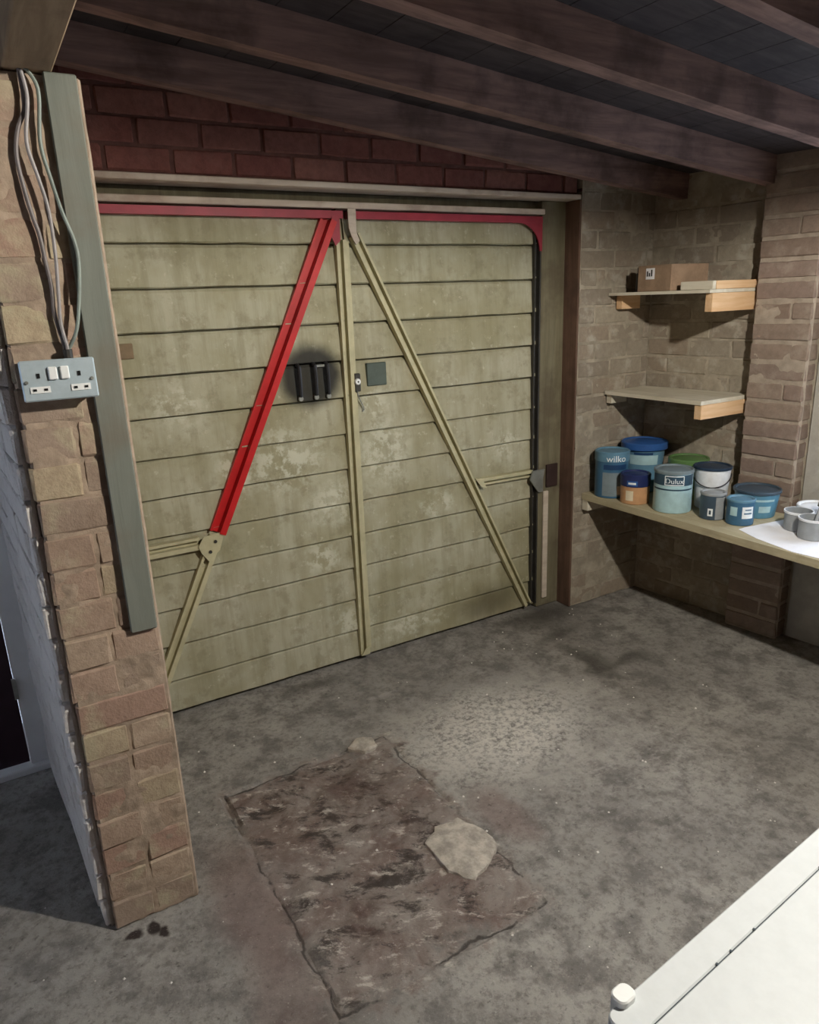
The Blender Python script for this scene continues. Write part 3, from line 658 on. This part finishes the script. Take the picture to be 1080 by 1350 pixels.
def tin(px, py, r, h, label, cat, body, lid, lidh=.02, taper=0, depth=None, name='paint_tin', at=None, turn=0, lidr=.004, dome=.004):
    p = Vector((at[0], at[1], BZ)) if at else P(px, py, Z=BZ)
    d = CAM-p; rz = math.atan2(d.x, -d.y)
    o = thing(name, label, cat, (p.x, p.y, BZ+.0005), rz+turn, 'paint containers on the bench')
    R1 = r+taper*h
    bd = MB().lathe([(0, 0), (r-.003, 0), (r, .003), (r+taper*(h-lidh), h-lidh)], 40).build('body', body, o, True)
    R2 = R1+lidr
    ld = MB().lathe([(R1-.002, h-lidh-.001), (R2, h-lidh), (R2+.001, h-.004), (R2-.003, h), (R2-.010, h-.001), (R2-.014, h-.007), (R2*.5, h-.007+dome), (0, h-.007+dome)], 40).build('lid', lid, o, True)
    return o, bd, ld
def handle(o, r, z, drop, m='dark_grey', front=1):
    pts = [(r*math.cos(a)*1.02, -front*(r+.004)*math.sin(a) if 0 < a < math.pi else 0, z-drop*math.sin(a)) for a in [math.pi*k/18 for k in range(19)]]
    MB().tube(pts, .0028, 6).build('handle', m, o, True)
# big blue bucket and green tub at the back
o, b, l = tin(0, 0, .088, .262, 'large blue paint bucket with a wide royal-blue lid standing in the corner', 'paint bucket', 'tin_mid', 'tin_royal', .035, .07, at=(1.572, -.262), lidr=.012, name='paint_bucket', dome=.010)
patch_on(.088, -.75, .75, .15, .20, .0008, 'tin_pale', b, 'label', .07); patch_on(.088, -.5, .45, .203, .215, .0012, 'tin_deep', b, 'print_line', .07)
o, b, l = tin(0, 0, .076, .205, 'green-lidded paint tub behind the white tub, near the brick pier', 'paint tub', 'tin_mint', 'tin_green', .03, .06, at=(1.625, -.505), lidr=.010, name='paint_tub', dome=.008)
patch_on(.076, -.6, .5, .06, .13, .0008, 'tin_green', b, 'label', .06)
# tall blue tin with collar lettering
o, b, l = tin(0, 0, .084, .240, 'tall blue paint tin with white word on its collar, nearest the garage door', 'paint tin', 'tin_blue', 'tin_mid', .05, .0, at=(1.352, -.250), lidr=.003)
words('wilko', .046, .088, .193, .25, 'ink', l)
patch_on(.084, -.55, .9, .012, .135, .0008, 'tin_steel', b, 'label'); patch_on(.084, .35, .62, .02, .065, .0018, 'cream_label', b, 'price_label')
patch_on(.084, -.5, .95, .150, .176, .0008, 'tin_deep', b, 'collar_band')
# orange and navy
o, b, l = tin(0, 0, .070, .150, 'small paint tin with orange body and navy blue lid on the bench front', 'paint tin', 'tin_orange', 'tin_navy', .060, .0, at=(1.348, -.415), lidr=.003)
patch_on(.070, -.65, -.1, .02, .070, .0008, 'cream_label', b, 'label')
patch_on(.074, -.55, .15, .096, .122, .0008, 'tin_royal', l, 'badge'); patch_on(.074, -.45, .05, .104, .114, .0014, 'ink', l, 'print_line')
# pale tin with navy collar
o, b, l = tin(0, 0, .088, .205, 'pale blue paint tin with navy collar and white framed lettering', 'paint tin', 'tin_pale', 'tin_steel', .016, .0, at=(1.385, -.615), lidr=.003)
patch_on(.088, -1.3, 1.3, .135, .186, .0008, 'tin_teal', b, 'collar_band', 0, 24)
patch_on(.088, -1.2, 1.2, .112, .119, .0008, 'tin_teal', b, 'collar_line', 0, 24)
patch_on(.088, -.42, .55, .140, .180, .0014, 'tin_teal', b, 'badge'); 
for z_ in (.137, .179): patch_on(.088, -.44, .57, z_, z_+.004, .002, 'ink', b, 'badge_edge')
for a_ in (-.44, .53): patch_on(.088, a_, a_+.04, .137, .183, .002, 'ink', b, 'badge_edge', 0, 2)
words('Dulux', .034, .088, .147, .06, 'ink', b)
# white tub with black rim and wire handle
o, b, l = tin(0, 0, .070, .205, 'white plastic tub with dark rim and thin black wire handle', 'paint tub', 'tin_white', 'tin_dark', .012, .07, at=(1.565, -.692), lidr=.004, name='paint_tub')
handle(o, .084, .168, .055, 'black')
# small slate tin, small blue tin, squat blue tub
o, b, l = tin(0, 0, .055, .125, 'small slate-coloured tin with pale grey side and silver lid', 'paint tin', 'tin_slate', 'tin_grey', .012, .0, at=(1.420, -.815), lidr=.002)
patch_on(.055, .25, 1.35, .004, .108, .0008, 'tin_grey', b, 'label'); patch_on(.055, -.35, .05, .02, .055, .0008, 'ink', b, 'price_label')
patch_on(.055, -.24, -.08, .028, .047, .0014, 'tin_slate', b, 'print_line', 0, 3)
o, b, l = tin(0, 0, .058, .118, 'small blue tin with white label standing before the squat blue tub', 'paint tin', 'tin_blue', 'tin_mid', .012, .0, at=(1.446, -.940), lidr=.002)
patch_on(.058, .15, 1.05, .035, .088, .0008, 'ink', b, 'label'); patch_on(.058, .35, .85, .072, .077, .0014, 'tin_blue', b, 'print_line', 0, 6); patch_on(.058, .28, .9, .055, .061, .0014, 'tin_blue', b, 'print_line', 0, 6)
patch_on(.058, -.75, -.2, .045, .085, .0008, 'tin_pale', b, 'badge')
o, b, l = tin(0, 0, .082, .128, 'squat wide blue tub with flared rim against the brick pier', 'paint tub', 'tin_sky', 'tin_slate', .014, .13, at=(1.618, -.90), lidr=.004, name='paint_tub')
patch_on(.082, .15, .75, .03, .06, .0008, 'tin_pale', b, 'label', .13); patch_on(.082, -.1, .9, .082, .092, .0008, 'tin_pale', b, 'stripe', .13)
# paper sheet, tubs and empty cans under the window
pts = [(960, 668), (985, 656), (1040, 668), (1110, 680), (1120, 735), (1060, 728), (1012, 714), (985, 702)]
ps = [P(a_, b_, Z=BZ) for a_, b_ in pts]
cx = sum(p.x for p in ps)/8; cy = sum(p.y for p in ps)/8
def sq(x, y): 
    w_ = wr(0, 0, 0); lim = OR.x+SK*(YR-y)-.012
    if YR-y < S1+.03: lim -= PD+.01
    return (max(BX+.012, min(x, lim)), y)
pl = [sq(1.40, -1.0), sq(1.62, -1.03), sq(1.75, -1.05), sq(1.78, -1.55), sq(1.30, -1.52), sq(1.275, -1.30), sq(1.31, -1.12), sq(1.36, -1.0)]
pp_ = MB().prism(pl, BZ+.0003, BZ+.0018).build('paper_sheet', 'paper'); tag(pp_, 'white paper sheet spread on the bench under the empty cans', 'paper', )
def cup(x, y, r, h, label, m, name='empty_can', wall=.0035, fill=.35, rim=None, flare=0.):
    o = thing(name, label, 'can' if 'can' in name else 'tub', (x, y, BZ+.002)); 
    MB().lathe([(0, 0), (r-.004, 0), (r, .004), (r+flare, h-.004), (r+flare+.002, h-.002), (r+flare, h), (r+flare-wall, h), (r-wall, h*fill), (0, h*fill)], 36).build('body', m, o, True)
    if rim: MB().lathe([(r+flare+.0005, h-.010), (r+flare+.004, h-.008), (r+flare+.004, h+.001), (r+flare-.001, h+.001)], 36).build('rim', rim, o, True)
    return o
o = cup(1.555, -1.145, .055, .084, 'grey empty can standing close behind a like can on the paper sheet', 'tin_grey', rim='tin_white'); o['group'] = 'grey empty cans on the paper'
o = cup(1.495, -1.248, .056, .088, 'grey empty can at the front of the paper sheet with a brush leaning in it', 'tin_grey', rim='tin_white'); o['group'] = 'grey empty cans on the paper'
br = thing('paint_brush', 'grey paint brush leaning across the front empty can', 'brush', (1.493, -1.250, BZ+.040))
MB().tube([(0, 0, .0), (.035, .008, .045), (.062, .014, .085)], .007, 8).build('handle', 'tin_grey', br, True)
MB().tube([(.062, .014, .085), (.075, .017, .103)], .014, 10).build('ferrule', 'grey_metal', br, True)
MB().tube([(.075, .017, .103), (.098, .022, .138)], .015, 10).build('bristle', 'dark_grey', br, True)
o = tin(0, 0, .075, .080, 'low white tub with flat white lid beneath the window', 'paint tub', 'tin_white', 'tin_white', .014, .05, at=(1.715, -1.13), lidr=.003, name='paint_tub')
o = cup(1.70, -1.36, .058, .125, 'open pale grey tub with flared rim on the paper beneath the window', 'tin_white', 'open_tub', .004, .3, None, .014)

# ================================================================== WHITE WORK TABLE NEAR THE VIEWPOINT
TZ = .82
c0 = P(797, 1338, Z=TZ); c1 = P(1080, 1090, Z=TZ); dv = (c1-c0); dv.z = 0; dv.normalize(); nv = Vector((dv.y, -dv.x, 0))
tb = thing('work_table', 'white topped work table with a dark seam along its edge', 'table', (c0.x, c0.y, 0), math.atan2(dv.y, dv.x))
def rr(x0, x1, y0, y1, r, n=6):
    out = []
    for cx_, cy_, a0 in ((x1-r, y1-r, 0), (x0+r, y1-r, 90), (x0+r, y0+r, 180), (x1-r, y0+r, 270)):
        out += [(cx_+r*math.cos(math.radians(a0+90*k/n)), cy_+r*math.sin(math.radians(a0+90*k/n))) for k in range(n+1)]
    return out
TL, TD = 1.45, .62
top = MB().prism(rr(0, TL, -TD, -.044, .006), TZ-.030, TZ).build('table_top', 'white_top', tb, bevel=.0015)
MB().prism(rr(.0, TL, -.0425, 0, .012), TZ-.030, TZ).build('edge_strip', 'white_top', tb, bevel=.002)
MB().box(.004, TL-.004, -.0438, -.0427, TZ-.028, TZ-.0012).build('seam', 'seam', tb)
MB().prism(rr(.02, .05, -.012, .012, .010), TZ-.022, TZ+.010).build('edge_clip', 'white_plastic', tb, bevel=.002)
MB().prism(rr(-.012, .012, -TD+.05, -.01, .010), TZ-.12, TZ-.031).build('end_panel', 'white_top', tb, bevel=.003)
for xx in (.02, TL-.07):
    for yy in (-.08, -TD+.03): MB().box(xx, xx+.05, yy-.02, yy+.03, 0, TZ-.0305).build('leg', 'white_top', tb, bevel=.003)
MB().box(.02, TL-.02, -.075, -.055, TZ-.12, TZ-.0305).build('apron', 'white_top', tb)
MB().box(.02, TL-.02, -TD+.01, -TD+.03, TZ-.12, TZ-.0305).build('apron', 'white_top', tb)
rs = random.Random(9)
for i in range(5): 
    x_ = rs.uniform(.05, .5); MB().lathe([(0, .0006), (.002, .0006), (.002, 0)], 8, (x_, -.043-rs.choice((0, .0, .03)), TZ)).build('speck', 'seam', tb)

# ================================================================== CEILING LAMP
lx, ly, lz = LAMP_POS
la = thing('ceiling_lamp_offscreen', 'bare lit bulb in a white holder fixed between the ceiling joists', 'lamp', (lx, ly, lz))
tz = zj(lx)+JH-lz
MB().lathe([(0, tz), (.045, tz), (.045, tz-.02), (.02, tz-.03), (.018, .052), (.0, .052)], 24).build('lamp_holder', 'white_plastic', la, True)
MB().lathe([(0, -.034), (.016, -.030), (.028, -.016), (.032, 0), (.028, .018), (.018, .036), (.015, .052)], 24).build('bulb_offscreen', 'bulb', la, True)
